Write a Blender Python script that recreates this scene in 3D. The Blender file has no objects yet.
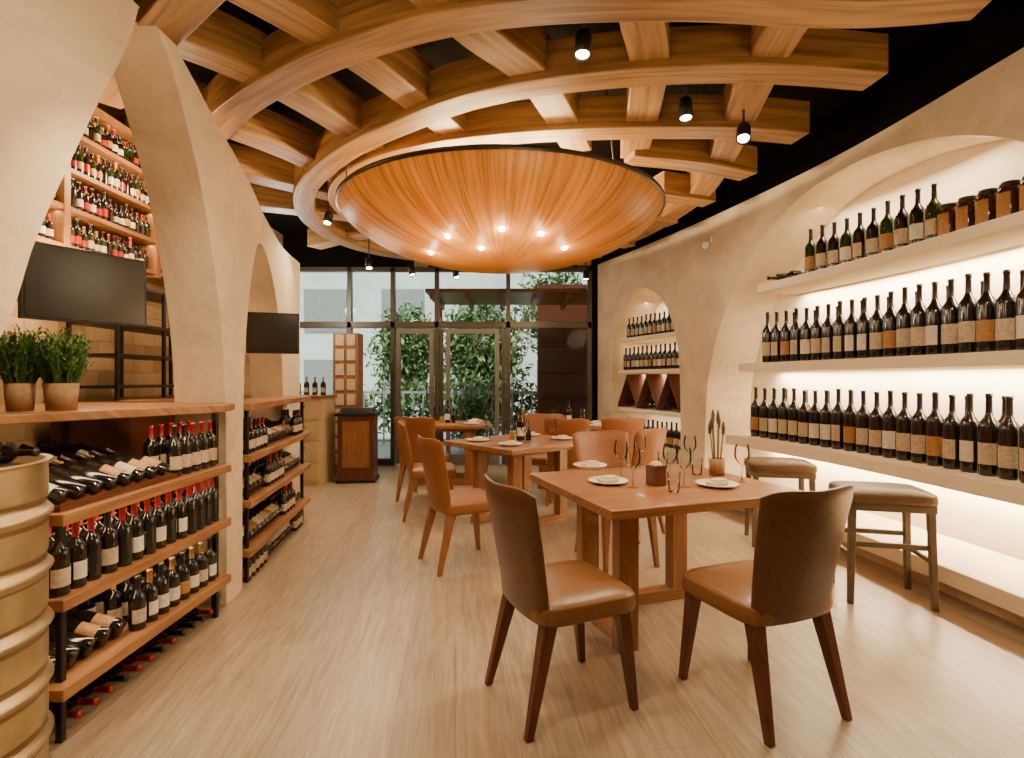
import bpy, math, random
from mathutils import Matrix, Vector
random.seed(7)
S=bpy.context.scene
pi=math.pi
# ------------------------------------------------------------------ materials
def nt(name):
    m=bpy.data.materials.new(name); m.use_nodes=True
    n=m.node_tree; b=n.nodes['Principled BSDF']; return m,n,b
def lk(n,a,b): n.links.new(a,b)
def simple(name,col,rough=.5,metal=0,emit=None,es=0,noise=0,ns=20,bump=0,spec=None,coat=0):
    m,n,b=nt(name)
    b.inputs['Base Color'].default_value=(*col,1); b.inputs['Roughness'].default_value=rough
    b.inputs['Metallic'].default_value=metal
    if coat: b.inputs['Coat Weight'].default_value=coat; b.inputs['Coat Roughness'].default_value=.15
    if spec is not None: b.inputs['Specular IOR Level'].default_value=spec
    if emit: b.inputs['Emission Color'].default_value=(*emit,1); b.inputs['Emission Strength'].default_value=es
    if noise or bump:
        tc=n.nodes.new('ShaderNodeTexCoord'); nz=n.nodes.new('ShaderNodeTexNoise')
        nz.inputs['Scale'].default_value=ns; nz.inputs['Detail'].default_value=6
        lk(n,tc.outputs['Object'],nz.inputs['Vector'])
        if noise:
            r=n.nodes.new('ShaderNodeValToRGB')
            r.color_ramp.elements[0].position=.3; r.color_ramp.elements[1].position=.7
            r.color_ramp.elements[0].color=(*[c*(1-noise) for c in col],1)
            r.color_ramp.elements[1].color=(*[min(1,c*(1+noise)) for c in col],1)
            lk(n,nz.outputs['Fac'],r.inputs['Fac']); lk(n,r.outputs['Color'],b.inputs['Base Color'])
        if bump:
            bp=n.nodes.new('ShaderNodeBump'); bp.inputs['Strength'].default_value=bump; bp.inputs['Distance'].default_value=.01
            lk(n,nz.outputs['Fac'],bp.inputs['Height']); lk(n,bp.outputs['Normal'],b.inputs['Normal'])
    return m
def wood(name,c1,c2,rough=.45,su=1.2,sv=16,coat=0):
    m,n,b=nt(name)
    tc=n.nodes.new('ShaderNodeTexCoord'); mp=n.nodes.new('ShaderNodeMapping')
    mp.inputs['Scale'].default_value=(su,sv,1)
    nz=n.nodes.new('ShaderNodeTexNoise'); nz.inputs['Scale'].default_value=1.6; nz.inputs['Detail'].default_value=7
    nz.inputs['Distortion'].default_value=.6
    r=n.nodes.new('ShaderNodeValToRGB')
    r.color_ramp.elements[0].position=.32; r.color_ramp.elements[1].position=.68
    r.color_ramp.elements[0].color=(*c1,1); r.color_ramp.elements[1].color=(*c2,1)
    lk(n,tc.outputs['UV'],mp.inputs['Vector']); lk(n,mp.outputs['Vector'],nz.inputs['Vector'])
    lk(n,nz.outputs['Fac'],r.inputs['Fac']); lk(n,r.outputs['Color'],b.inputs['Base Color'])
    b.inputs['Roughness'].default_value=rough
    bp=n.nodes.new('ShaderNodeBump'); bp.inputs['Strength'].default_value=.15; bp.inputs['Distance'].default_value=.004
    lk(n,nz.outputs['Fac'],bp.inputs['Height']); lk(n,bp.outputs['Normal'],b.inputs['Normal'])
    if coat: b.inputs['Coat Weight'].default_value=coat
    return m
def glassy(name,col=(1,1,1),fac=.12,rough=.02):
    m=bpy.data.materials.new(name); m.use_nodes=True; n=m.node_tree; n.nodes.clear()
    o=n.nodes.new('ShaderNodeOutputMaterial'); t=n.nodes.new('ShaderNodeBsdfTransparent'); g=n.nodes.new('ShaderNodeBsdfGlossy')
    fr=n.nodes.new('ShaderNodeLayerWeight'); fr.inputs['Blend'].default_value=fac
    mx=n.nodes.new('ShaderNodeMixShader'); t.inputs['Color'].default_value=(*col,1); g.inputs['Roughness'].default_value=rough
    lk(n,fr.outputs['Fresnel'],mx.inputs['Fac']); lk(n,t.outputs[0],mx.inputs[1]); lk(n,g.outputs[0],mx.inputs[2]); lk(n,mx.outputs[0],o.inputs['Surface'])
    return m
def plaster(name,col,amp,bs):
    m,n,b=nt(name); tc=n.nodes.new('ShaderNodeTexCoord')
    a=n.nodes.new('ShaderNodeTexNoise'); a.inputs['Scale'].default_value=1.8; a.inputs['Detail'].default_value=8; a.inputs['Roughness'].default_value=.65; a.inputs['Distortion'].default_value=.8
    c=n.nodes.new('ShaderNodeTexNoise'); c.inputs['Scale'].default_value=14; c.inputs['Detail'].default_value=8
    r=n.nodes.new('ShaderNodeValToRGB'); r.color_ramp.elements[0].position=.32; r.color_ramp.elements[1].position=.66
    r.color_ramp.elements[0].color=(*[k*(1-amp) for k in col],1); r.color_ramp.elements[1].color=(*[min(1,k*(1+amp*.6)) for k in col],1)
    bp=n.nodes.new('ShaderNodeBump'); bp.inputs['Strength'].default_value=bs; bp.inputs['Distance'].default_value=.012
    lk(n,tc.outputs['Object'],a.inputs['Vector']); lk(n,tc.outputs['Object'],c.inputs['Vector']); lk(n,a.outputs['Fac'],r.inputs['Fac'])
    lk(n,r.outputs['Color'],b.inputs['Base Color']); lk(n,c.outputs['Fac'],bp.inputs['Height']); lk(n,bp.outputs['Normal'],b.inputs['Normal'])
    b.inputs['Roughness'].default_value=.85; return m
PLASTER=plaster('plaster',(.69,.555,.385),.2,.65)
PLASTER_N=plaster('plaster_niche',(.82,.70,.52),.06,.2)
BLACK=simple('black_ceiling',(.006,.004,.003),.95,noise=.2,ns=8,spec=.05)
BEAM=wood('beam_wood',(.17,.082,.026),(.42,.225,.080),.5,.9,14)
TABLE=wood('table_wood',(.19,.072,.024),(.34,.148,.052),.33,1.5,18,coat=.15)
SHELFW=wood('shelf_wood',(.21,.088,.030),(.38,.18,.068),.45,1.5,16)
LEGW=wood('leg_wood',(.07,.018,.006),(.125,.034,.012),.35,3,30)
LEGW2=wood('leg_wood_light',(.18,.066,.021),(.28,.115,.040),.4,3,30)
LEATHER=simple('leather_brown',(.105,.040,.0135),.36,noise=.15,ns=60,bump=.12)
LEATHER_T=simple('leather_tan',(.19,.082,.027),.34,noise=.1,ns=60,bump=.12)
LEATHER_O=simple('leather_orange',(.23,.08,.023),.42,noise=.1,ns=60,bump=.12)
GREYLEG=simple('grey_wood',(.105,.072,.042),.5,noise=.2,ns=30)
CUSH=simple('taupe_leather',(.125,.070,.032),.42,noise=.12,ns=50,bump=.15)
METALB=simple('black_metal',(.012,.010,.009),.4,.3,noise=.1,ns=30)
METALG=simple('grey_aluminium',(.085,.07,.052),.4,.5,noise=.05,ns=30)
GOLD=simple('champagne_metal',(.50,.39,.21),.36,.8,noise=.25,ns=6)
HOOP=simple('hoop_metal',(.26,.18,.09),.35,.85,noise=.2,ns=9)
GL_D=simple('bottle_glass_dark',(.008,.006,.005),.08,noise=.1,ns=30,coat=.4)
GL_G=simple('bottle_glass_green',(.012,.03,.006),.08,noise=.1,ns=30,coat=.4)
LABEL=simple('label_cream',(.48,.38,.26),.6,noise=.25,ns=60)
LABEL2=simple('label_gold',(.36,.17,.05),.5,noise=.2,ns=60)
LABEL3=simple('label_white',(.66,.60,.50),.6,noise=.15,ns=50)
CAPK=simple('capsule_black',(.018,.010,.010),.3,.1,noise=.1,ns=30)
CAPR=simple('capsule_red',(.36,.012,.010),.3,0,noise=.1,ns=30)
AMBER=simple('jar_amber',(.05,.016,.005),.12,noise=.3,ns=30,coat=.4)
CHINA=simple('white_china',(.8,.78,.72),.25,noise=.03,ns=30)
LINEN=simple('linen',(.62,.5,.35),.8,noise=.06,ns=80,bump=.3)
GLASS=glassy('clear_glass',(.95,.95,.93),.24,.03)
WINDOWG=glassy('window_glass',(.85,.88,.86),.14)
SCREEN=simple('tv_screen',(.010,.006,.004),.22,noise=.1,ns=2,coat=.2)
LEAF=simple('leaf_green',(.05,.13,.020),.5,noise=.4,ns=30)
LEAF2=simple('leaf_light',(.20,.30,.10),.5,noise=.4,ns=3)
POT=simple('kraft_pot',(.30,.17,.08),.8,noise=.2,ns=30)
PAPER=simple('cream_card',(.6,.45,.26),.7,noise=.1,ns=30)
BULB=simple('lamp_lens',(1,.8,.5),.3,emit=(1,.72,.38),es=110,noise=.01,ns=3)
OUTW=simple('outdoor_wall',(.72,.76,.72),.8,noise=.15,ns=1.3)
OUTG=simple('outdoor_paving',(.5,.5,.45),.8,noise=.15,ns=4)
OUTM=simple('outdoor_grey_metal',(.3,.32,.3),.5,.3,noise=.1,ns=10)
# floor
FLOOR,n,b=nt('floor_planks')
tc=n.nodes.new('ShaderNodeTexCoord'); mp=n.nodes.new('ShaderNodeMapping'); mp.inputs['Rotation'].default_value=(0,0,math.radians(84))
br=n.nodes.new('ShaderNodeTexBrick'); br.inputs['Scale'].default_value=1; br.inputs['Brick Width'].default_value=1.9; br.inputs['Row Height'].default_value=.24
br.inputs['Mortar Size'].default_value=.0014; br.inputs['Color1'].default_value=(.325,.245,.168,1); br.inputs['Color2'].default_value=(.39,.297,.208,1); br.inputs['Mortar'].default_value=(.22,.16,.105,1)
mp2=n.nodes.new('ShaderNodeMapping'); mp2.vector_type='TEXTURE'; mp2.inputs['Rotation'].default_value=(0,0,math.radians(6)); mp2.inputs['Scale'].default_value=(1/22,1/1.5,1)
nz=n.nodes.new('ShaderNodeTexNoise'); nz.inputs['Scale'].default_value=1.5; nz.inputs['Detail'].default_value=8; nz.inputs['Distortion'].default_value=1.6
rr=n.nodes.new('ShaderNodeValToRGB'); rr.color_ramp.elements[0].position=.3; rr.color_ramp.elements[1].position=.7
rr.color_ramp.elements[0].color=(.70,.66,.61,1); rr.color_ramp.elements[1].color=(1.15,1.15,1.15,1)
mx=n.nodes.new('ShaderNodeMixRGB'); mx.blend_type='MULTIPLY'; mx.inputs['Fac'].default_value=1
lk(n,tc.outputs['Object'],mp.inputs['Vector']); lk(n,tc.outputs['Object'],mp2.inputs['Vector']); lk(n,mp.outputs[0],br.inputs['Vector']); lk(n,mp2.outputs[0],nz.inputs['Vector'])
lk(n,nz.outputs['Fac'],rr.inputs['Fac']); lk(n,br.outputs['Color'],mx.inputs[1]); lk(n,rr.outputs['Color'],mx.inputs[2]); lk(n,mx.outputs[0],b.inputs['Base Color'])
b.inputs['Roughness'].default_value=.32
# brick wall
BRICK,n,b=nt('pale_brick')
tc=n.nodes.new('ShaderNodeTexCoord')
br=n.nodes.new('ShaderNodeTexBrick'); br.inputs['Scale'].default_value=1; br.inputs['Brick Width'].default_value=.24; br.inputs['Row Height'].default_value=.11; br.inputs['Mortar Size'].default_value=.005; br.inputs['Mortar Smooth'].default_value=.6
br.inputs['Color1'].default_value=(.30,.20,.10,1); br.inputs['Color2'].default_value=(.58,.42,.25,1); br.inputs['Mortar'].default_value=(.30,.21,.12,1)
sx=n.nodes.new('ShaderNodeSeparateXYZ'); cx=n.nodes.new('ShaderNodeCombineXYZ')
nz=n.nodes.new('ShaderNodeTexNoise'); nz.inputs['Scale'].default_value=5; va=n.nodes.new('ShaderNodeVectorMath'); va.operation='SCALE'; va.inputs['Scale'].default_value=.05
vb=n.nodes.new('ShaderNodeVectorMath'); vb.operation='ADD'
lk(n,tc.outputs['Object'],nz.inputs['Vector']); lk(n,nz.outputs['Color'],va.inputs[0])
lk(n,tc.outputs['Object'],sx.inputs[0]); lk(n,sx.outputs['Y'],cx.inputs['X']); lk(n,sx.outputs['Z'],cx.inputs['Y']); lk(n,cx.outputs[0],vb.inputs[0]); lk(n,va.outputs[0],vb.inputs[1]); lk(n,vb.outputs[0],br.inputs['Vector'])
lk(n,br.outputs['Color'],b.inputs['Base Color']); b.inputs['Roughness'].default_value=.8
# bowl veneer : radial streaks, slightly translucent
VENEER,n,b=nt('bowl_veneer')
tc=n.nodes.new('ShaderNodeTexCoord'); gr=n.nodes.new('ShaderNodeTexGradient'); gr.gradient_type='RADIAL'
ln=n.nodes.new('ShaderNodeVectorMath'); ln.operation='LENGTH'
ma=n.nodes.new('ShaderNodeMath'); ma.operation='MULTIPLY'; ma.inputs[1].default_value=150
cx=n.nodes.new('ShaderNodeCombineXYZ'); nz=n.nodes.new('ShaderNodeTexNoise'); nz.inputs['Scale'].default_value=1.3; nz.inputs['Detail'].default_value=8; nz.inputs['Roughness'].default_value=.65; nz.inputs['Distortion'].default_value=.25
rr=n.nodes.new('ShaderNodeValToRGB'); rr.color_ramp.elements[0].position=.30; rr.color_ramp.elements[1].position=.70
rr.color_ramp.elements[0].color=(.20,.092,.022,1); rr.color_ramp.elements[1].color=(.62,.375,.115,1)
lk(n,tc.outputs['Object'],gr.inputs[0]); lk(n,tc.outputs['Object'],ln.inputs[0]); lk(n,gr.outputs['Fac'],ma.inputs[0]); lk(n,ma.outputs[0],cx.inputs['X']); lk(n,ln.outputs['Value'],cx.inputs['Y'])
lk(n,cx.outputs[0],nz.inputs['Vector']); lk(n,nz.outputs['Fac'],rr.inputs['Fac']); lk(n,rr.outputs['Color'],b.inputs['Base Color'])
b.inputs['Roughness'].default_value=.4
tr=n.nodes.new('ShaderNodeBsdfTranslucent'); lk(n,rr.outputs['Color'],tr.inputs['Color'])
ms=n.nodes.new('ShaderNodeMixShader'); ms.inputs['Fac'].default_value=.6
lk(n,b.outputs[0],ms.inputs[1]); lk(n,tr.outputs[0],ms.inputs[2]); lk(n,ms.outputs[0],n.nodes['Material Output'].inputs['Surface'])

# ------------------------------------------------------------------ mesh builder
class MB:
    def __init__(s): s.v=[];s.f=[];s.m=[];s.uv=[];s.sm=[]
    def add(s,vs,fs,ms=0,M=None,uvs=None,sm=False):
        o=len(s.v)
        for i,p in enumerate(vs): s.v.append(tuple(M@Vector(p)) if M else tuple(p))
        for i,f in enumerate(fs):
            s.f.append(tuple(o+k for k in f)); s.m.append(ms if isinstance(ms,int) else ms[i])
            s.uv.append(uvs[i] if uvs else [(0,0)]*len(f)); s.sm.append(sm)
    def box(s,c,d,mat=0,M=None,top=None,rz=0):
        x,y,z=d[0]/2,d[1]/2,d[2]/2; t=top or (1,1)
        vs=[(-x,-y,-z),(x,-y,-z),(x,y,-z),(-x,y,-z),(-x*t[0],-y*t[1],z),(x*t[0],-y*t[1],z),(x*t[0],y*t[1],z),(-x*t[0],y*t[1],z)]
        fs=[(3,2,1,0),(4,5,6,7),(0,1,5,4),(1,2,6,5),(2,3,7,6),(3,0,4,7)]
        ax=max(range(3),key=lambda i:d[i]); oth=[i for i in range(3) if i!=ax]
        r=random.random()*9
        uvs=[[(vs[k][ax]+c[ax]+r, vs[k][oth[0]]+vs[k][oth[1]]*1.3+c[oth[0]]+r) for k in f] for f in fs]
        T=Matrix.Translation(c)@Matrix.Rotation(rz,4,'Z')
        s.add(vs,fs,mat,(M@T) if M else T,uvs)
    def hexa(s,bot,top,mat=0):
        vs=list(bot)+list(top); fs=[(3,2,1,0),(4,5,6,7),(0,1,5,4),(1,2,6,5),(2,3,7,6),(3,0,4,7)]
        r=random.random()*9
        uvs=[[(vs[k][2]+r,(vs[k][0]+vs[k][1])+r) for k in f] for f in fs]
        s.add(vs,fs,mat,None,uvs)
    def leg(s,b,t,wb,wt,mat=0):
        q=[(-1,-1),(1,-1),(1,1),(-1,1)]
        s.hexa([(b[0]+i*wb/2,b[1]+j*wb/2,b[2]) for i,j in q],[(t[0]+i*wt/2,t[1]+j*wt/2,t[2]) for i,j in q],mat)
    def rod(s,a,b,r,mat=0,n=8):
        a=Vector(a);b=Vector(b);d=b-a;L=d.length
        M=Matrix.Translation(a)@d.to_track_quat('Z','Y').to_matrix().to_4x4()
        s.lathe([(0,0),(r,0),(r,L),(0,L)],n,mat,M)
    def lathe(s,prof,n,mats=0,M=None,fn=None,sm=True):
        vs=[];k=len(prof)
        for r,z in prof:
            for i in range(n):
                a=2*pi*i/n; vs.append((r*math.cos(a),r*math.sin(a),z))
        fs=[];ms=[];uvs=[]
        for j in range(k-1):
            for i in range(n):
                i2=(i+1)%n
                fs.append((j*n+i,j*n+i2,(j+1)*n+i2,(j+1)*n+i))
                ms.append(fn(j,i) if fn else (mats if isinstance(mats,int) else mats[j]))
                uvs.append([(prof[j][1],i/n),(prof[j][1],(i+1)/n),(prof[j+1][1],(i+1)/n),(prof[j+1][1],i/n)])
        s.add(vs,fs,ms,M,uvs,sm)
    def sweep(s,pts,w,z0,z1,mat=0):
        n=len(pts);vs=[];L=[0]
        for i in range(n):
            a=pts[max(0,i-1)];b=pts[min(n-1,i+1)]
            dx,dy=b[0]-a[0],b[1]-a[1];l=math.hypot(dx,dy) or 1;nx,ny=-dy/l,dx/l
            x,y=pts[i][0],pts[i][1]
            vs+=[(x-nx*w/2,y-ny*w/2,z0),(x+nx*w/2,y+ny*w/2,z0),(x+nx*w/2,y+ny*w/2,z1),(x-nx*w/2,y-ny*w/2,z1)]
            if i: L.append(L[-1]+math.hypot(pts[i][0]-pts[i-1][0],pts[i][1]-pts[i-1][1]))
        fs=[];uvs=[];h=z1-z0;r=random.random()*9
        V=[0,w,w+h,2*w+h,2*w+2*h]
        for i in range(n-1):
            for k in range(4):
                k2=(k+1)%4
                fs.append((i*4+k,i*4+k2,(i+1)*4+k2,(i+1)*4+k))
                uvs.append([(L[i]+r,V[k]+r),(L[i]+r,V[k+1]+r),(L[i+1]+r,V[k+1]+r),(L[i+1]+r,V[k]+r)])
        fs+=[(3,2,1,0),((n-1)*4,(n-1)*4+1,(n-1)*4+2,(n-1)*4+3)]
        uvs+=[[(0,0),(w,0),(w,h),(0,h)]]*2
        s.add(vs,fs,mat,None,uvs)
    def obj(s,name,mats,parent=None,bevel=0,loc=None,rz=0,recalc=True):
        me=bpy.data.meshes.new(name); me.from_pydata(s.v,[],s.f); 
        for m in mats: me.materials.append(m)
        me.polygons.foreach_set('material_index',s.m); me.polygons.foreach_set('use_smooth',s.sm)
        ul=me.uv_layers.new(name='UVMap'); flat=[]
        for u in s.uv:
            for p in u: flat+=[p[0],p[1]]
        ul.data.foreach_set('uv',flat)
        me.update()
        if recalc:
            import bmesh
            bm=bmesh.new(); bm.from_mesh(me); bmesh.ops.recalc_face_normals(bm,faces=bm.faces); bm.to_mesh(me); bm.free()
        o=bpy.data.objects.new(name,me); S.collection.objects.link(o)
        if parent: o.parent=parent
        if loc: o.location=loc
        o.rotation_euler=(0,0,rz)
        if bevel:
            md=o.modifiers.new('bev','BEVEL'); md.width=bevel; md.segments=2; md.limit_method='ANGLE'
        return o
def dup(o,loc,rz):
    c=bpy.data.objects.new(o.name.split('.')[0],o.data); S.collection.objects.link(c); c.location=loc; c.rotation_euler=(0,0,rz)
    for md in o.modifiers:
        m2=c.modifiers.new(md.name,md.type)
        if md.type=='BEVEL': m2.width=md.width;m2.segments=md.segments;m2.limit_method=md.limit_method
    return c
def empty(name,loc=(0,0,0)):
    e=bpy.data.objects.new(name,None); S.collection.objects.link(e); e.location=loc; return e
def catmull(P,k=8):
    out=[];n=len(P)
    for i in range(n-1):
        p0=P[max(0,i-1)];p1=P[i];p2=P[i+1];p3=P[min(n-1,i+2)]
        for j in range(k):
            t=j/k
            out.append(tuple(.5*((2*p1[d])+(-p0[d]+p2[d])*t+(2*p0[d]-5*p1[d]+4*p2[d]-p3[d])*t*t+(-p0[d]+3*p1[d]-3*p2[d]+p3[d])*t**3) for d in range(2)))
    out.append(tuple(P[-1]));return out
def interp(T,y):
    if y<=T[0][0]: return T[0][1]
    for a,b in zip(T,T[1:]):
        if y<=b[0]: return a[1]+(b[1]-a[1])*(y-a[0])/(b[0]-a[0])
    return T[-1][1]
XRT=catmull([(-1.5,3.02),(0,2.97),(1.5,2.89),(2.9,2.78),(4.3,2.63),(5.8,2.27),(7.2,1.83),(8.5,1.35)],10)
XLT=catmull([(-1.5,-1.75),(0,-1.72),(2,-1.7),(3.3,-1.71),(4.2,-1.92),(5.0,-2.12),(5.6,-2.2)],8)
TOPL=catmull([(-1.5,3.04),(1,3.04),(2.6,3.04),(2.75,3.0),(3.15,2.80),(3.7,2.66),(4.6,2.58),(5.6,2.55)],8)
XR=lambda y:interp(XRT,y)
XL=lambda y:interp(XLT,y)

# ------------------------------------------------------------------ arched walls
def arched_wall(name,X,sgn,y0,y1,top,thick,openings,mats):
    mb=MB()
    TP=top if callable(top) else (lambda s:top)
    F=lambda s,z:(X(s),s,z)
    B=lambda s,z:(X(s)+sgn*thick,s,z)
    def q(a,b,c,d): mb.add([a,b,c,d],[(0,1,2,3)],0,None,[[(0,0),(1,0),(1,1),(0,1)]])
    def strip(a,b,za,zb,zta,ztb):
        q(F(a,za),F(b,zb),F(b,ztb),F(a,zta)); q(B(a,za),B(a,zta),B(b,ztb),B(b,zb))
    def solid(a,b):
        n=max(1,int((b-a)/.1)+1)
        for i in range(n):
            p=a+(b-a)*i/n;r=a+(b-a)*(i+1)/n
            strip(p,r,0,0,TP(p),TP(r)); q(F(p,TP(p)),F(r,TP(r)),B(r,TP(r)),B(p,TP(p)))
    cur=y0
    for P in openings:
        P=[(a,min(z,TP(a))) for a,z in P]
        solid(cur,P[0][0])
        for a,b in zip(P,P[1:]):
            gap=(a[1]>=TP(a[0])-1e-4 and b[1]>=TP(b[0])-1e-4)
            if gap: continue
            if b[0]-a[0]>1e-5:
                strip(a[0],b[0],a[1],b[1],TP(a[0]),TP(b[0])); q(F(a[0],TP(a[0])),F(b[0],TP(b[0])),B(b[0],TP(b[0])),B(a[0],TP(a[0])))
            q(F(*a),F(*b),B(*b),B(*a))
        zb=P[0][1]
        if zb>0.001:
            n=20
            for i in range(n):
                p=P[0][0]+(P[-1][0]-P[0][0])*i/n;r=P[0][0]+(P[-1][0]-P[0][0])*(i+1)/n
                strip(p,r,0,0,zb,zb);q(F(p,zb),F(r,zb),B(r,zb),B(p,zb))
        cur=P[-1][0]
    solid(cur,y1)
    q(F(y0,0),F(y0,TP(y0)),B(y0,TP(y0)),B(y0,0)); q(F(y1,0),F(y1,TP(y1)),B(y1,TP(y1)),B(y1,0))
    return mb.obj(name,mats)
def mono(P,k=6):
    c=catmull(P,k);out=[c[0]]
    for p in c[1:]:
        out.append((max(p[0],out[-1][0]),p[1]))
    return out
big=mono([(2.1,.2),(2.12,.9),(2.2,1.4),(2.38,1.95),(2.62,2.35),(2.95,2.65),(3.35,2.86),(3.8,2.98),(4.25,3.02),(4.75,2.95),(5.2,2.72),(5.55,2.38),(5.85,1.93),(6.04,1.4),(6.1,.8),(6.12,.2)])
small=mono([(6.55,.45),(6.56,1.3),(6.62,1.8),(6.82,2.25),(7.1,2.5),(7.4,2.6),(7.7,2.5),(7.95,2.22),(8.08,1.8),(8.1,1.3),(8.11,.45)])
arched_wall('wall_right',XR,1,-1.5,8.5,3.15,.5,[big,small],[PLASTER])
l1=mono([(1.12,0),(1.2,.8),(1.5,1.2),(1.79,1.48),(1.94,1.88),(2.2,2.45),(2.38,2.82),(2.46,3.06),(2.5,3.1),(2.54,3.06),(2.68,2.90),(2.83,2.63),(2.98,2.28),(3.11,1.85),(3.19,1.4),(3.22,.8),(3.22,0)])
l2=mono([(3.47,0),(3.48,.9),(3.52,1.5),(3.64,1.95),(3.85,2.28),(4.1,2.36),(4.4,2.26),(4.72,2.0),(4.92,1.6),(5.0,1.1),(5.0,0)])
arched_wall('wall_left_arcade',XL,-1,-1.5,5.6,lambda s:interp(TOPL,s),.30,[l1,l2],[PLASTER])
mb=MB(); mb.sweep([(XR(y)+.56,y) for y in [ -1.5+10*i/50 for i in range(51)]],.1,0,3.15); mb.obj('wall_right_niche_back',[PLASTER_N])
mb=MB(); mb.sweep([(XR(y)+.06,y) for y in [ -1.5+10*i/50 for i in range(51)]],.1,3.152,3.62); mb.obj('wall_right_frieze',[BLACK])
mb=MB(); mb.box((-.2,3.5,-.05),(8,10.2,.1)); mb.obj('floor',[FLOOR])
mb=MB(); mb.box((-.2,3.5,3.67),(8,10.2,.1)); mb.obj('ceiling',[BLACK])
mb=MB(); mb.box((-3.06,2.25,1.81),(.1,7.7,3.62)); mb.box((-3.36,6.15,1.81),(.7,.1,3.62)); mb.box((-3.66,7.35,1.81),(.1,2.5,3.62)); mb.obj('wall_left',[BRICK])
mb=MB(); mb.box((0,-1.55,1.81),(8,.1,3.62)); mb.obj('wall_rear',[PLASTER])
mb=MB(); mb.box((1.75,8.56,1.57),(1.0,.1,3.14)); mb.box((-1.2,8.56,3.36),(6.9,.1,.52)); mb.obj('wall_front',[BLACK])

# ------------------------------------------------------------------ right niche shelves
def sweep_shelf(name,y0,y1,z0,z1,off,w,mat):
    mb=MB(); n=24
    mb.sweep([(XR(y0+(y1-y0)*i/n)+off,y0+(y1-y0)*i/n) for i in range(n+1)],w,z0,z1)
    return mb.obj(name,[mat],bevel=.006)
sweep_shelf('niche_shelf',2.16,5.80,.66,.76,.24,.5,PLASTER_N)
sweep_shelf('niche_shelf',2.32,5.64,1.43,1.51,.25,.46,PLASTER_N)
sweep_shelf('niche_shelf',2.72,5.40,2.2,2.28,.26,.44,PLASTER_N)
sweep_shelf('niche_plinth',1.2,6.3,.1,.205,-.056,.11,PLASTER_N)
BM=[GL_D,LABEL,CAPK,CAPR,GL_G,LABEL2,LABEL3]
def bottle(mb,loc,H,R,face,g=0,l=1,c=2,T=None,n=12):
    prof=[(0,0),(.93*R,0),(R,.025*H),(R,.14*H),(R,.40*H),(R,.58*H),(.93*R,.64*H),(.5*R,.71*H),(.34*R,.76*H),(.31*R,.95*H),(.37*R,.955*H),(.37*R,1*H),(0,1*H)]
    def fn(j,i):
        if j>=8: return c
        if j==3:
            a=(2*pi*(i+.5)/n-face+pi)%(2*pi)-pi
            if abs(a)<1.25: return l
        return g
    M=Matrix.Translation(loc)
    if T: M=M@T
    mb.lathe(prof,n,0,M,fn)
def row(name,ys,z,off,H,R,capf=lambda i:2,gf=lambda i:0):
    mb=MB(); seq=[1,1,6,1,1,5,1,6,6,1,1,1,6,1,5]
    for i,y in enumerate(ys):
        bottle(mb,(XR(y)+off,y,z+.001),H*random.uniform(.97,1.02),R,pi+random.uniform(-.25,.05)+.3,gf(i),seq[(i+int(z*5))%15],capf(i),None,16)
    return mb.obj(name,BM)
fr=lambda a,b,st:[a+st*i for i in range(int((b-a)/st)+1)]
row('wine_bottle_row',fr(2.3,5.55,.125),.76,.17,.50,.052,capf=lambda i:3 if i in(5,6) else 2)
row('wine_bottle_row',fr(2.36,5.6,.25),.76,.33,.49,.052)
row('wine_bottle_row',fr(2.46,5.5,.122),1.51,.17,.50,.052)
row('wine_bottle_row',fr(2.5,5.45,.25),1.51,.33,.49,.052)
row('wine_bottle_row',fr(3.72,5.0,.13),2.28,.2,.42,.05,capf=lambda i:[2,2,3,2][i%4] if i<2 else 2,gf=lambda i:4 if i%3==0 else 0)
mb=MB()
for i,y in enumerate(fr(2.8,3.62,.135)):
    M=Matrix.Translation((XR(y)+.2,y,2.282))
    mb.lathe([(0,0),(.055,0),(.06,.02),(.06,.17),(.045,.2),(.045,.205),(.05,.205),(.05,.235),(0,.235)],14,[0,0,0,0,0,1,1,1],M,lambda j,i:(2 if (j==2 and 5<=i<=8) else (1 if j>=5 else 0)))
mb.obj('preserve_jars',[AMBER,CAPK,LABEL2])
mb=MB()
for i,y in enumerate([5.12,5.24]):
    bottle(mb,(XR(y)+.42,y,2.33),.36,.05,0,0,1,2,Matrix.Rotation(-pi/2,4,'Y'))
mb.obj('reclining_wine_bottles',BM)
for z in (.93,1.48,1.94):
    yy=(6.62,8.04) if z<1.9 else (6.72,8.0)
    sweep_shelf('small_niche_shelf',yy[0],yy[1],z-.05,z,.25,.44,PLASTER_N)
row('small_niche_bottles',fr(6.68,8.0,.1),1.48,.14,.33,.042)
row('small_niche_bottles',fr(6.8,7.95,.1),1.94,.14,.30,.04)
row('small_niche_bottles',fr(6.68,8.0,.1),.46,.16,.33,.042)
mb=MB()
for k in range(3):
    a=6.66+k*.46; 
    for ((ya,za),(yb,zb)) in (((a,.94),(a+.23,1.38)),((a+.23,1.38),(a+.46,.94))):
        x0a,x0b=XR(ya)+.05,XR(yb)+.05
        mb.hexa([(x0a,ya,za),(x0a+.35,ya,za),(x0b+.35,yb,zb),(x0b,yb,zb)],[(x0a,ya,za+.035),(x0a+.35,ya,za+.035),(x0b+.35,yb,zb+.035),(x0b,yb,zb+.035)],0)
    for j,(dy,dz) in enumerate(((.13,.05),(.23,.05),(.33,.05),(.18,.14),(.28,.14),(.23,.23))):
        y=a+dy; bottle(mb,(XR(y)+.36,y,.94+dz),.3,.042,0,1,2,3,Matrix.Rotation(-pi/2,4,'Y'),8)
mb.obj('diamond_wine_rack',[LEGW]+[GL_D,LABEL,CAPK])
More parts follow.
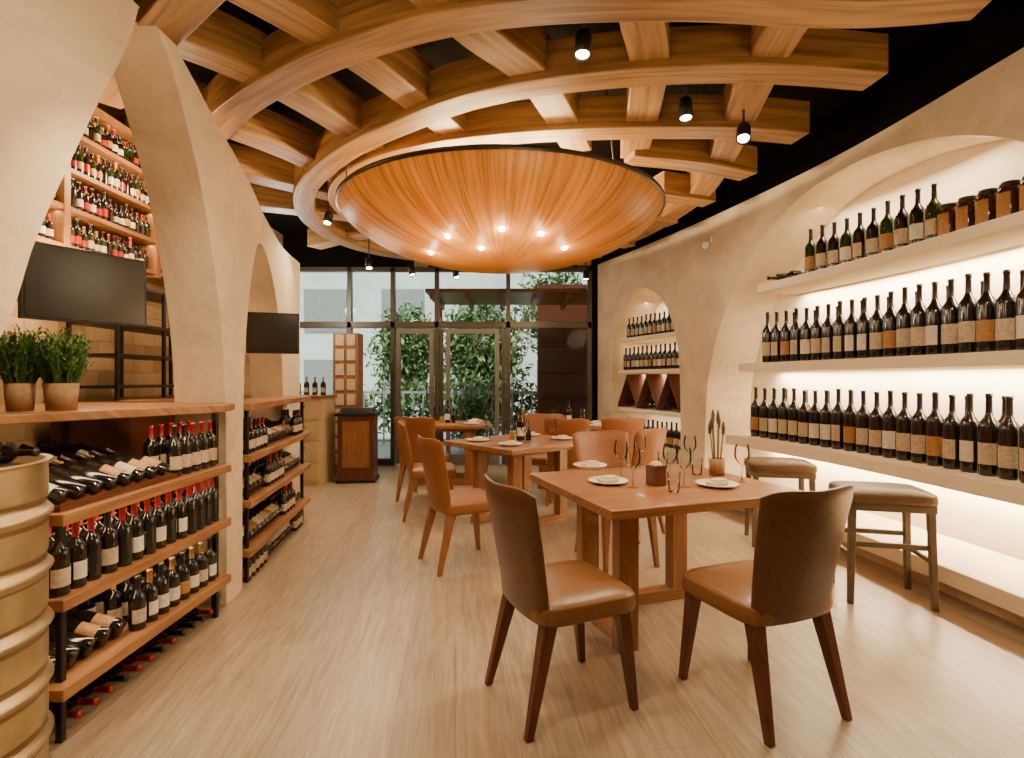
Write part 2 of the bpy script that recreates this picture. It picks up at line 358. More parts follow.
e=empty('security_camera',(XR(6.0)-.06,6.0,2.84))
mb=MB(); mb.lathe([(0,-.05),(.03,-.04),(.048,0),(.04,.035),(0,.045)],14,0); mb.rod((0,0,.03),(.07,0,.06),.012,0); mb.box((.055,0,.05),(.02,.07,.07),0); mb.obj('camera_body',[CHINA],parent=e)

# ------------------------------------------------------------------ ceiling lattice
mb=MB()
arcs=[
 [(2.3,1.75),(1.2,1.78),(0,1.8),(-.9,2.05),(-1.7,2.62),(-2.5,3.3)],
 [(2.14,2.44),(1.59,2.5),(.76,2.45),(.04,2.49),(-.55,2.65),(-1.24,3.02),(-1.95,3.6),(-2.45,4.3),(-2.75,5.2)],
 [(2.06,3.06),(1.3,2.98),(.49,3.05),(-.19,3.25),(-.75,3.62),(-1.3,4.1),(-1.86,4.86),(-2.15,5.8),(-2.05,6.8),(-1.5,7.5),(-.5,7.9),(.5,7.8),(1.2,7.4)],
 [(2.02,3.78),(1.5,3.70),(.8,3.70),(.1,3.76),(-.55,3.93),(-1.1,4.25),(-1.5,4.75),(-1.68,5.4),(-1.5,6.2),(-.9,6.75),(0,6.95),(1,6.8),(1.55,6.3)],
 [(1.97,4.5),(1.5,4.3),(.9,4.15)],[(1.9,5.2),(1.35,5.0)],[(1.75,5.9),(1.2,5.65)],[(1.5,6.9),(1.0,6.45)],
]
for a in arcs: mb.sweep(catmull(a,8),.19,3.03,3.25)
cross=[
 [(1.22,1.6),(1.33,2.49),(1.41,3.07),(1.66,4.29),(1.75,5.3),(1.5,6.6),(1.0,7.6)],
 [(.36,1.6),(.59,2.49),(.78,3.07),(.95,4.2)],
 [(-.7,1.9),(-.21,2.67),(.16,3.18),(.5,4.1)],
 [(-1.45,2.1),(-.98,2.7),(-.67,3.23),(-.25,4.2)],
 [(-2.4,2.35),(-1.85,2.7),(-1.46,3.12),(-1.15,3.75),(-.9,4.5)],
 [(-2.75,3.1),(-2.18,3.54),(-1.72,4.15),(-1.45,4.8)],
 [(-2.95,4.1),(-2.3,4.6),(-1.65,5.2)],[(-2.95,5.3),(-2.2,5.6),(-1.6,5.9)],[(-2.6,7.1),(-1.9,6.6),(-1.3,6.3)],
 [(-1.4,8.3),(-1.1,7.4),(-.8,6.8)],[(-.1,8.4),(-.1,7.6),(0,6.9)],[(1.1,8.2),(.95,7.4),(.85,6.8)],
]
for a in cross: mb.sweep(catmull(a,8),.21,3.07,3.30)
mb.obj('ceiling_beam_lattice',[BEAM],bevel=.008)
# bowl
BC=(-.1,5.1,2.90); R=1.48; D=.48
zb_=lambda t:-D*(1-min(1,t)**2.4)**.72
prof=[]
for i in range(33):
    t=i/32; prof.append((max(R*t,.001),zb_(t)))
inn=[(p[0]*.985,p[1]+.02) for p in prof][::-1]
mb=MB(); mb.lathe(prof,96,0); mb.lathe(inn,96,0)
bowl=empty('wooden_bowl_chandelier',BC)
o=mb.obj('bowl_shell',[VENEER],parent=bowl,recalc=False)
mb=MB(); mb.lathe([(R-.012,-.006),(R+.012,-.006),(R+.012,.022),(R-.012,.022),(R-.012,-.006)],96,0); mb.obj('bowl_rim',[METALB],parent=bowl)
mb=MB()
for a in range(4):
    t=a*pi/2+.6; mb.rod(((R-.005)*math.cos(t),(R-.005)*math.sin(t),0),((R-.1)*math.cos(t),(R-.1)*math.sin(t),.72),.006)
mb.obj('bowl_hangers',[METALB],parent=bowl)
bl=[(-.42,-.72),(-.16,-.55),(.02,-.88),(.33,-.78),(.55,-.45),(-.62,-.3)]
mb=MB()
for (x,y) in bl:
    z=zb_(math.hypot(x,y)/R)
    mb.lathe([(0,z-.022),(.02,z-.014),(.027,z),(.027,z+.06),(0,z+.06)],12,0,Matrix.Translation((x,y,0)))
mb.obj('bowl_lamps',[BULB],parent=bowl)
K=1.38
def light(kind,name,loc,e,col=(1,.75,.46),size=.1,rot=None,sx=None,sy=None,angle=None,parent=None,blend=.5,raw=False):
    L=bpy.data.lights.new(name,kind); L.energy=e if raw else e*K; L.color=col
    if kind=='AREA':
        L.shape='RECTANGLE'; L.size=sx; L.size_y=sy
    elif kind=='SUN': L.angle=.05
    else: L.shadow_soft_size=size
    if kind=='SPOT': L.spot_size=math.radians(angle); L.spot_blend=blend
    o=bpy.data.objects.new(name,L); S.collection.objects.link(o); o.location=loc
    if rot: o.rotation_euler=rot
    if parent: o.parent=parent
    return o
for (x,y) in bl:
    z=zb_(math.hypot(x,y)/R)
    light('POINT','bowl_inner_light',(x*.9,y*.9,z+.24),42,(1,.72,.36),.05,parent=bowl)
    light('POINT','bowl_lens_light',(x,y,z-.10),3.4,(1,.72,.36),.02,parent=bowl)

# ------------------------------------------------------------------ left shelving
def shelf_unit(name,fa,fb,depth,levels,th=.045):
    mb=MB(); (x0,y0),(x1,y1)=fa,fb
    for z in levels:
        q=[(x0,y0),(x1,y1),(x1-depth,y1),(x0-depth,y0)]
        vs=[(p[0],p[1],z-th) for p in q]+[(p[0],p[1],z) for p in q]
        fs=[(3,2,1,0),(4,5,6,7),(0,1,5,4),(1,2,6,5),(2,3,7,6),(3,0,4,7)]
        mb.add(vs,fs,0,None,[[(vs[k][1]+z*3,vs[k][0]+vs[k][2]) for k in f] for f in fs])
    zt=levels[-1]-th
    for (x,y) in ((x0-.06,y0+.06),(x1-.06,y1-.06),(x0-depth+.04,y0+.06),(x1-depth+.04,y1-.06)):
        mb.box((x,y,zt/2),(.025,.025,zt),1)
    return mb.obj(name,[SHELFW,METALB],bevel=.004)
shelf_unit('wine_display_shelf',(-1.62,1.95),(-1.62,3.12),.55,[.225,.55,.86])
shelf_unit('wine_display_shelf',(-1.70,3.52),(-1.92,5.15),.34,[.23,.55,.85,1.19])
mb=MB(); q=[(-2.2,2.0),(-2.06,1.99),(-1.56,2.9),(-1.62,3.16),(-2.75,3.3),(-2.75,2.0)]
k=len(q); vs=[(*p,1.17) for p in q]+[(*p,1.21) for p in q]
fs=[tuple(range(k))[::-1],tuple(range(k,2*k))]+[(i,(i+1)%k,k+(i+1)%k,k+i) for i in range(k)]
mb.add(vs,fs,0,None,[[(vs[i][0]+vs[i][1]*.6,vs[i][1]+vs[i][2]) for i in f] for f in fs])
for p in ((-2.2,2.12),(-1.70,3.09),(-2.65,2.15),(-2.65,3.2)): mb.box((p[0],p[1],.585),(.03,.03,1.17),1)
mb.obj('counter_top',[SHELFW,METALB],bevel=.005)
def lay(mb,x,y,z,H=.3,R=.038,tilt=.12,c=2,g=0,yaw=0):
    bottle(mb,(x,y,z),H,R,pi+.5,g,1,c,Matrix.Rotation(yaw,4,'Z')@Matrix.Rotation(pi/2+tilt,4,'Y'),12)
def lean(mb,x,y,z,H=.29,R=.037,deg=60,c=2,yaw=0,l=1):
    bottle(mb,(x,y,z),H,R,-.35,0,l,c,Matrix.Rotation(yaw,4,'Z')@Matrix.Rotation(-math.radians(deg),4,'Y'),14)
def wedge(mb,x0,y0,y1,z0,L,deg):
    a=math.radians(90-deg); dx,dz=-L*math.cos(a),L*math.sin(a)
    mb.hexa([(x0,y0,z0),(x0,y1,z0),(x0+dx,y1,z0+dz),(x0+dx,y0,z0+dz)],[(x0,y0,z0+.012),(x0,y1,z0+.012),(x0+dx,y1,z0+dz+.012),(x0+dx,y0,z0+dz+.012)],0)
mb=MB(); y=2.03
while y<3.05:
    if y<2.70:
        lean(mb,-1.685,y,.897,deg=66,yaw=.22,l=random.choice([1,6,5,0])); lean(mb,-1.93,y,.945,deg=68,yaw=.22,H=.28,l=random.choice([1,5,0])); y+=.086
    else:
        bottle(mb,(-1.70,y,.861),.255,.036,-.4,0,1,3 if y>2.8 else 2); bottle(mb,(-1.82,y,.861),.255,.036,0,0,1,3); y+=.08
mb.obj('shelf_wine_bottles',BM)
rk=MB(); wedge(rk,-1.665,1.98,2.68,.861,.24,66); wedge(rk,-1.92,1.98,2.68,.900,.2,68)
rk.box((-1.663,2.33,.872),(.012,.7,.022),0)
rk.obj('bottle_cradle',[LEGW])
mb=MB(); y=2.0
while y<3.08:
    for x in (-1.68,-1.79,-1.91): bottle(mb,(x+random.uniform(-.01,.01),y,.551),.255,.036,random.uniform(-.6,.2),0,0 if random.random()<.7 else random.choice([1,6]),3 if random.random()<.95 else 2)
    y+=.08
mb.obj('shelf_wine_bottles',BM)
mb=MB(); y=2.02
while y<3.08:
    if y<2.36:
        lean(mb,-1.70,y,.262,deg=70,yaw=.2,l=random.choice([1,5,0])); lean(mb,-1.95,y,.31,deg=70,yaw=.2,l=0)
    else:
        for x in (-1.69,-1.80,-1.92): bottle(mb,(x,y,.226),.235,.035,random.uniform(-.6,.2),0,random.choice([1,6,5]),random.choice([2,5,2]))
    y+=.083
mb.obj('shelf_wine_bottles',BM)
mb=MB(); y=2.1
while y<3.1:
    lay(mb,-1.98,y,.045,.3,.038,.0,c=random.choice([2,3])); y+=.084
mb.obj('floor_wine_bottles',BM)
mb=MB()
for z,st in ((.001,0),(.231,1),(.551,0),(.851,0)):
    y=3.62
    while y<5.05:
        t=(y-3.52)/1.63; xf=-1.70-.22*t
        if (int((y-3.6)/.4)+st+int(z*4))%3==0:
            bottle(mb,(xf-.07,y,z),.22,.034,-.5,0,1,random.choice([2,3])); bottle(mb,(xf-.17,y,z),.22,.034,-.5,0,1,2)
        else:
            lean(mb,xf-.06,y,z+.036,.25,.034,deg=62,yaw=.2,l=random.choice([1,6,5]))
        y+=.085
mb.obj('shelf_wine_bottles',BM)
# drum
mb=MB(); pr=[(0,.06),(.27,.06)]; dm=[0,0]
N=130
for i in range(N+1):
    z=.06+1.03*i/N; r=.285; m_=0
    for rb in (.2,.38,.56,.74,.92):
        r+=.015*math.exp(-((z-rb)/.012)**2)-.006*math.exp(-((z-rb-.035)/.010)**2)
        if abs(z-rb-.035)<.010 or abs(z-rb+.03)<.006: m_=1
    if i in (0,N): r=.296
    pr.append((r,z)); dm.append(m_)
pr+=[(.27,1.09),(.262,1.07),(0,1.07)]; dm+=[0,0,0]
mb.lathe(pr,64,dm)
for k in range(4):
    a=k*pi/2+.2; mb.rod((.22*math.cos(a),.22*math.sin(a),0),(.22*math.cos(a),.22*math.sin(a),.065),.03,2,10)
mb.obj('steel_drum',[GOLD,HOOP,METALB],loc=(-1.765,1.62,0))
mb=MB()
for i in range(3): bottle(mb,(-1.92+.05*i,1.62+.082*i,1.107),.25,.036,pi,0,1,2,Matrix.Rotation(pi/2,4,'Y'),12)
mb.obj('drum_top_bottles',BM)
# plants
for i,(x,y,rs) in enumerate(((-2.27,2.30,.058),(-2.15,2.36,.055),(-2.02,2.42,.065))):
    e=empty('potted_herb',(x,y,1.211))
    mb=MB(); mb.lathe([(0,0),(rs*.85,0),(rs,.12),(rs*.92,.12),(rs*.9,.1),(0,.1)],16,0); mb.obj('pot',[POT],parent=e)
    mb=MB()
    for k in range(340):
        a=random.random()*2*pi; r0=rs*.8*random.random()**.5; r1=r0*2.3; h=random.uniform(.13,.26)*(1.1-.25*r0/rs)
        p0=Vector((r0*math.cos(a),r0*math.sin(a),.1)); p1=Vector((r1*math.cos(a),r1*math.sin(a),.1+h)); 
        w_=.0022; t_=Vector((-math.sin(a+k),math.cos(a+k),0))*w_
        mb.add([p0-t_,p0+t_,p1+t_*.4,p1-t_*.4],[(0,1,2,3)],0)
        for q_ in range(6):
            f=random.uniform(.3,1.0); c_=p0.lerp(p1,f); l=random.uniform(.008,.016)
            M=Matrix.Translation(c_)@Matrix.Rotation(random.random()*6.28,4,'Z')@Matrix.Rotation(random.uniform(.2,1.2),4,'X')
            mb.add([(0,0,0),(l*.4,l,.001),(0,2*l,0),(-l*.4,l,.001)],[(0,1,2,3)],0 if random.random()<.8 else 1,M)
    mb.obj('herb_leaves',[LEAF,LEAF2],parent=e,recalc=False)
# TVs
def tv(loc,w,h,rz,arm):
    e=empty('wall_tv',loc); e.rotation_euler=(0,0,rz)
    mb=MB(); mb.box((0,0,0),(w,.035,h),0); mb.box((0,-.019,0),(w-.02,.004,h-.02),1); mb.box((0,.035,0),(w*.4,.04,h*.5),0)
    mb.obj('tv_panel',[METALB,SCREEN],parent=e,bevel=.003)
    mb=MB(); mb.rod((0,.05,0),(0,arm,0),.018,0); mb.obj('tv_mount_arm',[METALB],parent=e)
tv((-2.06,2.62,1.795),.52,.35,1.08,.95)
tv((-1.88,4.25,1.71),.38,.32,.35,.5)
# upper bottle shelf on left wall
mb=MB(); bt=MB()
zs=[2.16,2.40,2.64,2.88,3.12]
for z in zs:
    mb.box((-2.86,3.75,z),(.28,2.5,.03),0)
    if z<3.1:
        for xx in (-2.755,-2.82,-2.9):
            y=2.57+random.random()*.02
            while y<4.97:
                if min(abs(y-v) for v in (2.5,3.3,4.15,5.0))>.05: bottle(bt,(xx,y,z+.016),random.uniform(.14,.2),.024,0,random.choice([0,0,0,4]),random.choice([1,5,0,6,3]),random.choice([2,2,2,0,3,5]),None,8)
                y+=.053
for y in (2.5,3.3,4.15,5.0): mb.box((-2.86,y,2.65),(.29,.05,1.05),0)
mb.obj('upper_bottle_shelf',[SHELFW],bevel=.003); bt.obj('upper_shelf_bottles',BM)
mb=MB()
for y in (3.35,3.8,4.35):
    for x in (-2.45,-2.75): mb.box((x,y,1.59),(.02,.02,.74),0)
for z in (1.3,1.5,1.7,1.95): mb.box((-2.6,3.85,z),(.32,1.02,.018),0)
mb.obj('black_metal_rack',[METALB])
mb=MB(); mb.box((-2.62,4.08,1.19),(.6,1.45,.05),0); mb.box((-2.66,4.08,.58),(.5,1.35,1.165),1)
mb.obj('side_console',[SHELFW,LEGW],bevel=.004)

# ------------------------------------------------------------------ chairs
def rounded_slab(mb,c,w,d,h,mat,crown=.015,p=5,n=40):
    prof=[(0,-h/2),(.9,-h/2),(.985,-h*.38),(1,-h*.1),(.985,h*.32),(.9,h/2),(.5,h/2+crown),(0,h/2+crown)]
    vs=[];k=len(prof)
    for r,z in prof:
        for i in range(n):
            a=2*pi*i/n; ca,sa=math.cos(a),math.sin(a); q=(abs(ca)**p+abs(sa)**p)**(-1/p)
            vs.append((c[0]+r*q*ca*w/2,c[1]+r*q*sa*d/2,c[2]+z))
    fs=[(j*n+i,j*n+(i+1)%n,(j+1)*n+(i+1)%n,(j+1)*n+i) for j in range(k-1) for i in range(n)]
    mb.add(vs,fs,mat,None,None,True)
def chair_mesh(mats,loc,ang):
    mb=MB()
    rounded_slab(mb,(0,.01,.445),.47,.46,.09,1,p=7)
    nu,nv,th=16,12,.04
    def P(u,v,side):
        w=.205+.04*v; x=u*w
        y=-.205-.115*v**1.25+.06*u*u*(.4+.6*v)
        zt=.945-.03*abs(u)**6 - .012*(1-abs(u)); z=.405+(zt-.405)*v
        edge=min(1,(1-abs(u))*9,((1-v)*12+.35) if v>.9 else 1); edge=max(.3,edge)
        return (x,y+(side*th/2*edge),z)
    vs=[];fs=[];idx={}
    for s_ in (-1,1):
        for j in range(nv+1):
            for i in range(nu+1):
                idx[(s_,i,j)]=len(vs); vs.append(P(-1+2*i/nu,j/nv,s_))
    for s_ in (-1,1):
        for j in range(nv):
            for i in range(nu): fs.append((idx[(s_,i,j)],idx[(s_,i+1,j)],idx[(s_,i+1,j+1)],idx[(s_,i,j+1)]))
    for i in range(nu):
        for j in (0,nv): fs.append((idx[(-1,i,j)],idx[(-1,i+1,j)],idx[(1,i+1,j)],idx[(1,i,j)]))
    for j in range(nv):
        for i in (0,nu): fs.append((idx[(-1,i,j)],idx[(-1,i,j+1)],idx[(1,i,j+1)],idx[(1,i,j)]))
    mb.add(vs,fs,0,None,None,True)
    for sx in (-1,1):
        mb.leg((sx*.205,.215,0),(sx*.18,.17,.41),.03,.055,2)
        mb.leg((sx*.205,-.265,0),(sx*.175,-.165,.41),.03,.058,2)
    return mb.obj('dining_chair',mats,loc=loc,rz=math.radians(ang-90),bevel=.004)
A=chair_mesh([LEATHER,LEATHER_T,LEGW],(.22,2.31,0),24)
dup(A,(1.04,2.31,0),math.radians(112-90))
B=chair_mesh([LEATHER_O,LEATHER_O,LEGW2],(-.36,4.0,0),28)
for x,y,a in ((-.80,5.35,10),(.78,4.02,288),(1.0,4.76,135),(.3,6.15,250),(-1.0,6.15,75),(.62,5.95,80),(1.15,6.05,100),(-.15,7.15,180)):
    dup(B,(x,y,0),math.radians(a-90))

# ------------------------------------------------------------------ tables
def table(c,L,W,ang,near=False,h=.77):
    mb=MB(); mb.box((0,0,h-.0225),(L,W,.045),0); mb.box((0,0,h-.07),(L*.72,W*.62,.05),0)
    posts=[(-.35,-.24),(.29,.23),(-.32,.23)] if near else [(-.3,-.24),(.3,.24),(-.3,.24),(.3,-.24)]
    for x,y in posts: mb.box((x,y,(h-.09)/2),(.11,.08,h-.09),0)
    mb.box((-.02,.23,.035),(.74,.085,.07),0)
    if near: mb.box((-.335,0,.035),(.08,.5,.06),0)
    else: mb.box((0,-.24,.035),(.74,.085,.07),0)
    return mb.obj('dining_table',[TABLE],loc=c,rz=math.radians(ang),bevel=.006)
T1=(.82,3.04,0)
table(T1,1.16,1.02,19,True)
table((.08,5.12,0),1.1,.95,43)
table((-.85,7.15,0),1.1,.8,0); table((.72,6.85,0),1.0,.8,-8)
TZ=.771
def tl(c,ang,x,y):
    a=math.radians(ang); return (c[0]+x*math.cos(a)-y*math.sin(a),c[1]+x*math.sin(a)+y*math.cos(a))
def wineglass(x,y,h=.21):
    mb=MB(); s_=h/.2
    pr=[(.034,0),(.004,.006),(.0035,.085),(.014,.095),(.034,.12),(.040,.145),(.037,.175),(.032,.2)]
    mb.lathe([(r*s_,z*s_) for r,z in pr],24); mb.obj('wine_glass',[GLASS],loc=(x,y,TZ))
def tumbler(x,y):
    mb=MB(); mb.lathe([(0,.002),(.028,.002),(.034,.1)],18); mb.obj('water_glass',[GLASS],loc=(x,y,TZ))
def plate(x,y,nap=True):
    e=empty('dinner_plate',(x,y,TZ)); mb=MB(); mb.lathe([(0,0),(.06,0),(.11,.014),(.11,.018),(.06,.006),(0,.005)],32); mb.obj('plate_disc',[CHINA],parent=e)
    if nap:
        mb=MB(); mb.box((0,0,.018),(.11,.07,.02),0); mb.box((.01,0,.032),(.08,.06,.012),0); mb.obj('folded_napkin',[LINEN],parent=e,bevel=.005,rz=.5)
def wpix(px,py,z=.77):
    d=(1.35-z)*540/(py-379); return ((px-512)/540*d,d)
for px,py in ((608,483),(717,486),(590,467)): plate(*wpix(px,py))
for px,py in ((633,487),(621,476),(670,481),(684,487),(640,468),(742,482),(690,468)): wineglass(*wpix(px,py))
for px,py in ((674,492),(663,468),(697,475)): tumbler(*wpix(px,py))
x,y=wpix(656,485)
mb=MB(); mb.box((0,0,.055),(.08,.08,.11),0); mb.box((0,0,.118),(.055,.055,.02),1,top=(.6,.6)); mb.obj('condiment_box',[LEGW,PAPER],loc=(x,y,TZ),rz=.4,bevel=.004)
x,y=wpix(717,475)
e=empty('cutlery_holder',(x,y,TZ)); mb=MB(); mb.lathe([(0,0),(.045,0),(.047,.1),(.043,.1),(.041,.01),(0,.01)],20); mb.obj('holder_cup',[SHELFW],parent=e)
mb=MB()
for i in range(7):
    a=i*.9; hh=.27+.035*(i%3); mb.rod((.015*math.cos(a),.015*math.sin(a),.012),(.04*math.cos(a),.04*math.sin(a),hh),.004,0,6)
    mb.lathe([(0,-.03),(.009,-.02),(.012,.02),(.005,.05),(0,.055)],8,0,Matrix.Translation((.04*math.cos(a),.04*math.sin(a),hh)))
mb.obj('cutlery',[GREYLEG],parent=e)
def small_setting(c,ang):
    for dx,dy in ((-.34,-.22),(.34,.22),(-.34,.22),(.34,-.22)):
        p=tl(c,ang,dx,dy); plate(*p)
        p=tl(c,ang,dx*.52,dy*1.1); wineglass(*p)
    p=tl(c,ang,0,0); mb=MB(); bottle(mb,(0,0,0),.3,.038,-pi/2,0,6,2); mb.box((.075,0,.05),(.05,.05,.1),0); mb.box((-.08,.01,.04),(.05,.05,.08),5); mb.obj('condiment_set',BM,loc=(p[0],p[1],TZ))
small_setting((.08,5.12),43); small_setting((-.85,7.15),0); small_setting((.72,6.85),-8)

# ------------------------------------------------------------------ stools
def stool(loc,rz):
    mb=MB(); w,d=.48,.38
    rounded_slab(mb,(0,0,.64),w+.02,d+.02,.075,1,p=9)
    mb.box((0,0,.585),(w-.02,d-.02,.045),0)
    for sx in (-1,1):
        for sy in (-1,1): mb.leg((sx*(w/2-.02),sy*(d/2-.02),0),(sx*(w/2-.035),sy*(d/2-.035),.57),.032,.04,0)
    for sy in (-1,1): mb.box((0,sy*(d/2-.03),.36),(w-.07,.022,.03),0)
    for sx in (-1,1): mb.box((sx*(w/2-.03),0,.28),(.022,d-.06,.03),0)
    return mb.obj('padded_stool',[GREYLEG,CUSH],loc=loc,rz=rz,bevel=.004)
stool((2.29,3.36,0),math.radians(-14)); stool((2.2,4.45,0),math.radians(-14))

# ------------------------------------------------------------------ glazed front
mb=MB(); Y=8.5
for x in (-3.5,-2.55,-1.87,-1.18,-.06,1.22): mb.box((x,Y,1.55),(.07,.1,3.1),0)
mb.box((-1.14,Y,2.2),(4.8,.1,.1),0); mb.box((-1.14,Y,3.07),(4.8,.1,.07),0); mb.box((-3.03,Y,.05),(.96,.1,.1),0); mb.box((-2.2,Y,.05),(.62,.1,.1),0); mb.box((.58,Y,.05),(1.2,.1,.1),0)
mb.obj('window_frame',[METALG],bevel=.004)
k=1
for a,b in ((-3.46,-2.59),(-2.51,-1.91),(-.02,1.18)):
    mb=MB(); mb.box(((a+b)/2,Y,1.125),(b-a,.01,2.05),0); mb.obj('window_%d'%k,[WINDOWG]); k+=1
for a,b in ((-3.46,-2.59),(-2.51,-1.91),(-1.83,-1.22),(-1.14,-.1),(-.02,1.18)):
    mb=MB(); mb.box(((a+b)/2,Y,2.64),(b-a,.01,.78),0); mb.obj('window_%d'%k,[WINDOWG]); k+=1
DOORF=simple('door_frame_silver',(.20,.185,.155),.4,.4,noise=.05,ns=30)
for i,(a,b) in enumerate(((-1.82,-1.23),(-1.04,-.2))):
    mb=MB(); c=(a+b)/2
    for x in (a+.035,b-.035): mb.box((x,Y,1.08),(.07,.05,2.12),0)
    mb.box((c,Y,2.1),(b-a-.14,.05,.08),0); mb.box((c,Y,.09),(b-a-.14,.05,.16),0)
    mb.box((c,Y,1.13),(b-a-.14,.012,1.92),1); mb.rod((b-.1,Y-.06,.9),(b-.1,Y-.06,1.3),.012,2)
    mb.obj('door_%d'%(i+1),[DOORF,WINDOWG,METALG],bevel=.003)
mb=MB(); mb.box((-1.11,Y,1.07),(.06,.06,2.12),0);mb.box((-.13,Y,1.07),(.06,.06,2.12),0); mb.obj('door_jamb',[METALG])
# outside
mb=MB(); mb.box((-1,13,-.06),(16,8.8,.1),0); mb.obj('ground',[OUTG])
mb=MB(); mb.box((-1,15.5,2.4),(18,.3,4.8),0)
for i in range(7):
    for j in range(2): mb.box((-7.5+i*2.2,15.32,1.3+j*2.0),(1.2,.06,1.2),1)
mb.obj('neighbour_building',[OUTW,OUTM])
mb=MB()
for i in range(44): mb.box((-6+i*.2,10.95,.55),(.03,.03,1.05),0)
mb.box((-1.7,10.95,1.08),(8.8,.05,.05),0); mb.box((-1.7,10.95,.1),(8.8,.05,.05),0); mb.obj('terrace_railing',[OUTM])
mb=MB(); mb.box((1.75,10.6,1.6),(2.5,.12,3.2),0)  # added dark screen with shelves, stands in for interior reflections in right pane
for j in range(4): mb.box((1.1,10.48,.5+.5*j),(1.1,.12,.03),0)
mb.obj('reflection_backdrop',[LEGW])
mb=MB(); mb.box((.7,9.45,2.78),(4.2,1.5,.06),0)  # added brown roof, stands in for wood reflected in the upper panes
for i in range(8): mb.box((-1.3+i*.56,9.45,2.70),(.06,1.5,.10),0)
for x in (-1.35,2.7): mb.box((x,10.15,1.37),(.08,.08,2.7),0)
mb.obj('reflection_canopy',[LEGW2])
def bush(name,c,r,n,lf=.07,trunk=0):
    mb=MB()
    for k in range(n):
        while True:
            p=Vector((random.uniform(-1,1),random.uniform(-1,1),random.uniform(-1,1)))
            if p.length<1: break
        p=p*(.55+.45*random.random())
        q_=(c[0]+p.x*r[0],c[1]+p.y*r[1],c[2]+p.z*r[2])
        M=Matrix.Translation(q_)@Matrix.Rotation(random.random()*6.28,4,'Z')@Matrix.Rotation(random.uniform(-1.3,1.3),4,'X')@Matrix.Rotation(random.uniform(-1,1),4,'Y')
        l=random.uniform(.6,1.3)*lf
        mb.add([(0,-l,0),(l*.38,-l*.1,.01),(0,l,0),(-l*.38,-l*.1,.01)],[(0,1,2,3)],random.choice([0,1]),M)
    if trunk:
        mb.rod((c[0],c[1],0),(c[0],c[1],c[2]),trunk,2,10)
        for k in range(6):
            a=k*1.05; mb.rod((c[0],c[1],c[2]*.75),(c[0]+r[0]*.6*math.cos(a),c[1]+r[1]*.6*math.sin(a),c[2]+.3*r[2]),trunk*.4,2,6)
    mb.obj(name,[LEAF,LEAF2,LEGW],recalc=False)
bush('garden_tree',(-2.4,12.4,2.0),(1.0,.7,1.2),2300,.10,.06)
bush('garden_tree',(-.7,12.7,2.0),(1.3,.7,1.5),3400,.10,.06)
bush('garden_tree',(1.0,12.8,3.0),(1.1,.7,1.3),2000,.10,.07)
bush('garden_hedge',(-1.0,11.45,.75),(3.4,.25,.8),4200,.08)
bush('garden_shrub',(-.75,10.0,.6),(.42,.4,.7),900,.08,.03)

# ------------------------------------------------------------------ far-left furniture
mb=MB(); mb.box((0,0,.44),(.46,.42,.86),0); mb.box((0,-.215,.5),(.34,.012,.6),1); mb.box((0,0,.89),(.52,.5,.04),2); mb.box((0,.02,.94),(.44,.34,.06),2,top=(.9,.8)); mb.box((0,0,.02),(.5,.46,.04),2)
mb.obj('host_stand',[LEGW,LEGW2,METALB],loc=(-2.05,7.2,0),rz=.12,bevel=.006)
mb=MB(); mb.box((0,0,1.0),(.36,.26,2.0),0)
for j in range(9):
    for i in range(2): mb.box((-.08+.16*i,-.135,.22+.21*j),(.12,.012,.16),1)
mb.obj('display_tower',[SHELFW,PAPER],loc=(-2.35,7.75,0),bevel=.004)
mb=MB(); mb.box((0,0,.55),(.6,.5,1.1),0); mb.box((0,0,1.12),(.66,.56,.04),1)
for j in range(4):
    mb.box((0,-.26,.17+.26*j),(.54,.02,.22),0); mb.box((0,-.28,.22+.26*j),(.2,.02,.02),2)
for i in range(5): bottle(mb,(-.22+.11*i,.05,1.141),.24,.035,-pi/2,2,0,1)
mb.obj('drawer_cabinet',[PAPER,SHELFW,METALB],loc=(-2.72,7.1,0),bevel=.005)

# ------------------------------------------------------------------ spotlights
def spot(loc,aim,e=60,ang=70):
    e0=empty('ceiling_spotlight',loc)
    d=(Vector(aim)-Vector(loc)).normalized(); Q=d.to_track_quat('-Z','Y')
    mb=MB(); mb.lathe([(0,.08),(.034,.08),(.043,.055),(.043,-.06),(.037,-.06),(.034,-.045)],16,0); mb.lathe([(0,-.045),(.034,-.045)],16,1)
    o=mb.obj('spot_can',[METALB,BULB],parent=e0); o.rotation_mode='QUATERNION'; o.rotation_quaternion=Q
    mb=MB(); mb.rod((0,0,.03),(0,0,3.62-loc[2]),.008,0,6); mb.obj('spot_stem',[METALB],parent=e0)
    L=light('SPOT','spot_beam',tuple(d*.075),e,(1,.76,.48),.03,parent=e0,angle=ang,blend=.7); L.rotation_mode='QUATERNION'; L.rotation_quaternion=Q
spot((1.48,3.45,2.92),(.9,2.2,.7),60,80)
spot((.36,2.74,3.04),(.1,2.0,0),60,90)
spot((1.08,3.36,3.02),(1.0,2.8,.7),40,80)
spot((-1.84,5.4,2.95),(-1.9,4.4,1.0),55,90)
spot((-1.75,6.6,2.75),(-1.3,5.6,0),70,95)
spot((-1.3,7.0,2.75),(-.8,6.6,.7),60,95)
spot((-.75,7.2,2.75),(-.2,6.6,.7),45,95)
spot((1.0,7.3,2.75),(.8,6.8,.7),55,95)
spot((-1.0,1.9,2.9),(-1.6,2.9,.6),90,90)
spot((-.3,1.3,2.95),(-.4,2.6,0),75,100)
spot((1.8,1.5,2.95),(2.3,3.4,.3),50,95)
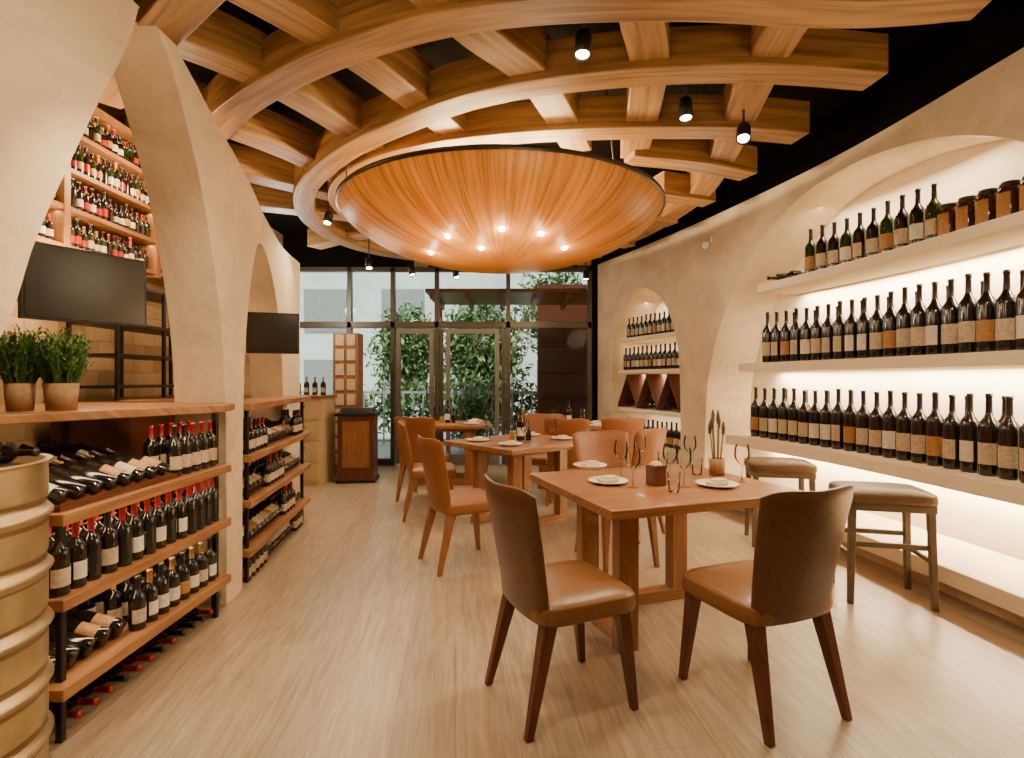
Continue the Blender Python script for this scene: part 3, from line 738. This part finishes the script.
for x,y,e in ((0,1.0,14),(1.75,2.3,10),(-.9,2.0,13),(1.7,5.0,10),(-1.5,5.6,14),(.2,7.4,14),(0.2,3.3,13)):
    light('POINT','ambient_fill_light',(x,y,2.4),e,(1,.75,.46),.25)  # added fill lights without fixtures, to lift the general room brightness
light('POINT','recess_lamp_glow',(-2.4,3.7,2.75),24,(1,.67,.35),.1)
light('POINT','recess_lamp_glow',(-2.5,3.2,2.05),24,(1,.67,.35),.1)
light('POINT','recess_lamp_glow',(-3.0,7.0,2.6),50,(1,.88,.75),.1)
def strip(y0,y1,z,off,e):
    xa,xb=XR(y0)+off,XR(y1)+off
    ang=math.atan2(-(xb-xa),(y1-y0))
    light('AREA','led_strip_light',((xa+xb)/2,(y0+y1)/2,z),e,(1,.78,.49),rot=(0,0,ang),sx=.05,sy=math.hypot(xb-xa,y1-y0))
for (a,b_,z,e) in ((2.25,4.0,.65,40),(4.0,5.7,.65,37),(2.4,4.0,1.42,36),(4.0,5.6,1.42,34),(2.8,4.1,2.19,33),(4.1,5.3,2.19,31)):
    strip(a,b_,z,.42,e)
strip(3.2,5.0,2.9,.3,24)
strip(6.7,7.95,1.88,.3,5); strip(6.7,7.95,1.42,.3,4.5); strip(6.7,7.95,.87,.3,4.5); strip(6.9,7.8,2.45,.3,6)
for z in (.5,.81,1.165): light('AREA','led_strip_light',(-1.72,2.5,z),1.6,(1,.73,.43),rot=(0,0,0),sx=.02,sy=1.0)
for z in (2.37,2.61,2.85,3.09): light('AREA','led_strip_light',(-2.76,3.75,z),3.5,(1,.68,.36),sx=.03,sy=2.3)
light('SUN','sun',(0,9,8),6.5,(1,.98,.92),rot=(math.radians(40),0,math.radians(-15)),raw=True)

# ------------------------------------------------------------------ world, camera
w=bpy.data.worlds.new('sky'); S.world=w; w.use_nodes=True; n=w.node_tree
bg=n.nodes['Background']; sk=n.nodes.new('ShaderNodeTexSky'); sk.sky_type='HOSEK_WILKIE'; sk.turbidity=6; sk.sun_direction=(.3,-.4,.85)
mxs=n.nodes.new('ShaderNodeMixRGB'); mxs.inputs['Fac'].default_value=.6; mxs.inputs[2].default_value=(.9,.97,1,1)
lk(n,sk.outputs[0],mxs.inputs[1]); lk(n,mxs.outputs[0],bg.inputs['Color']); bg.inputs['Strength'].default_value=2.0
cam=bpy.data.cameras.new('camera'); co=bpy.data.objects.new('camera',cam); S.collection.objects.link(co)
co.location=(0,0,1.35); co.rotation_euler=(pi/2,0,0); cam.lens=18.98; cam.sensor_width=36; cam.clip_start=.02
S.camera=co
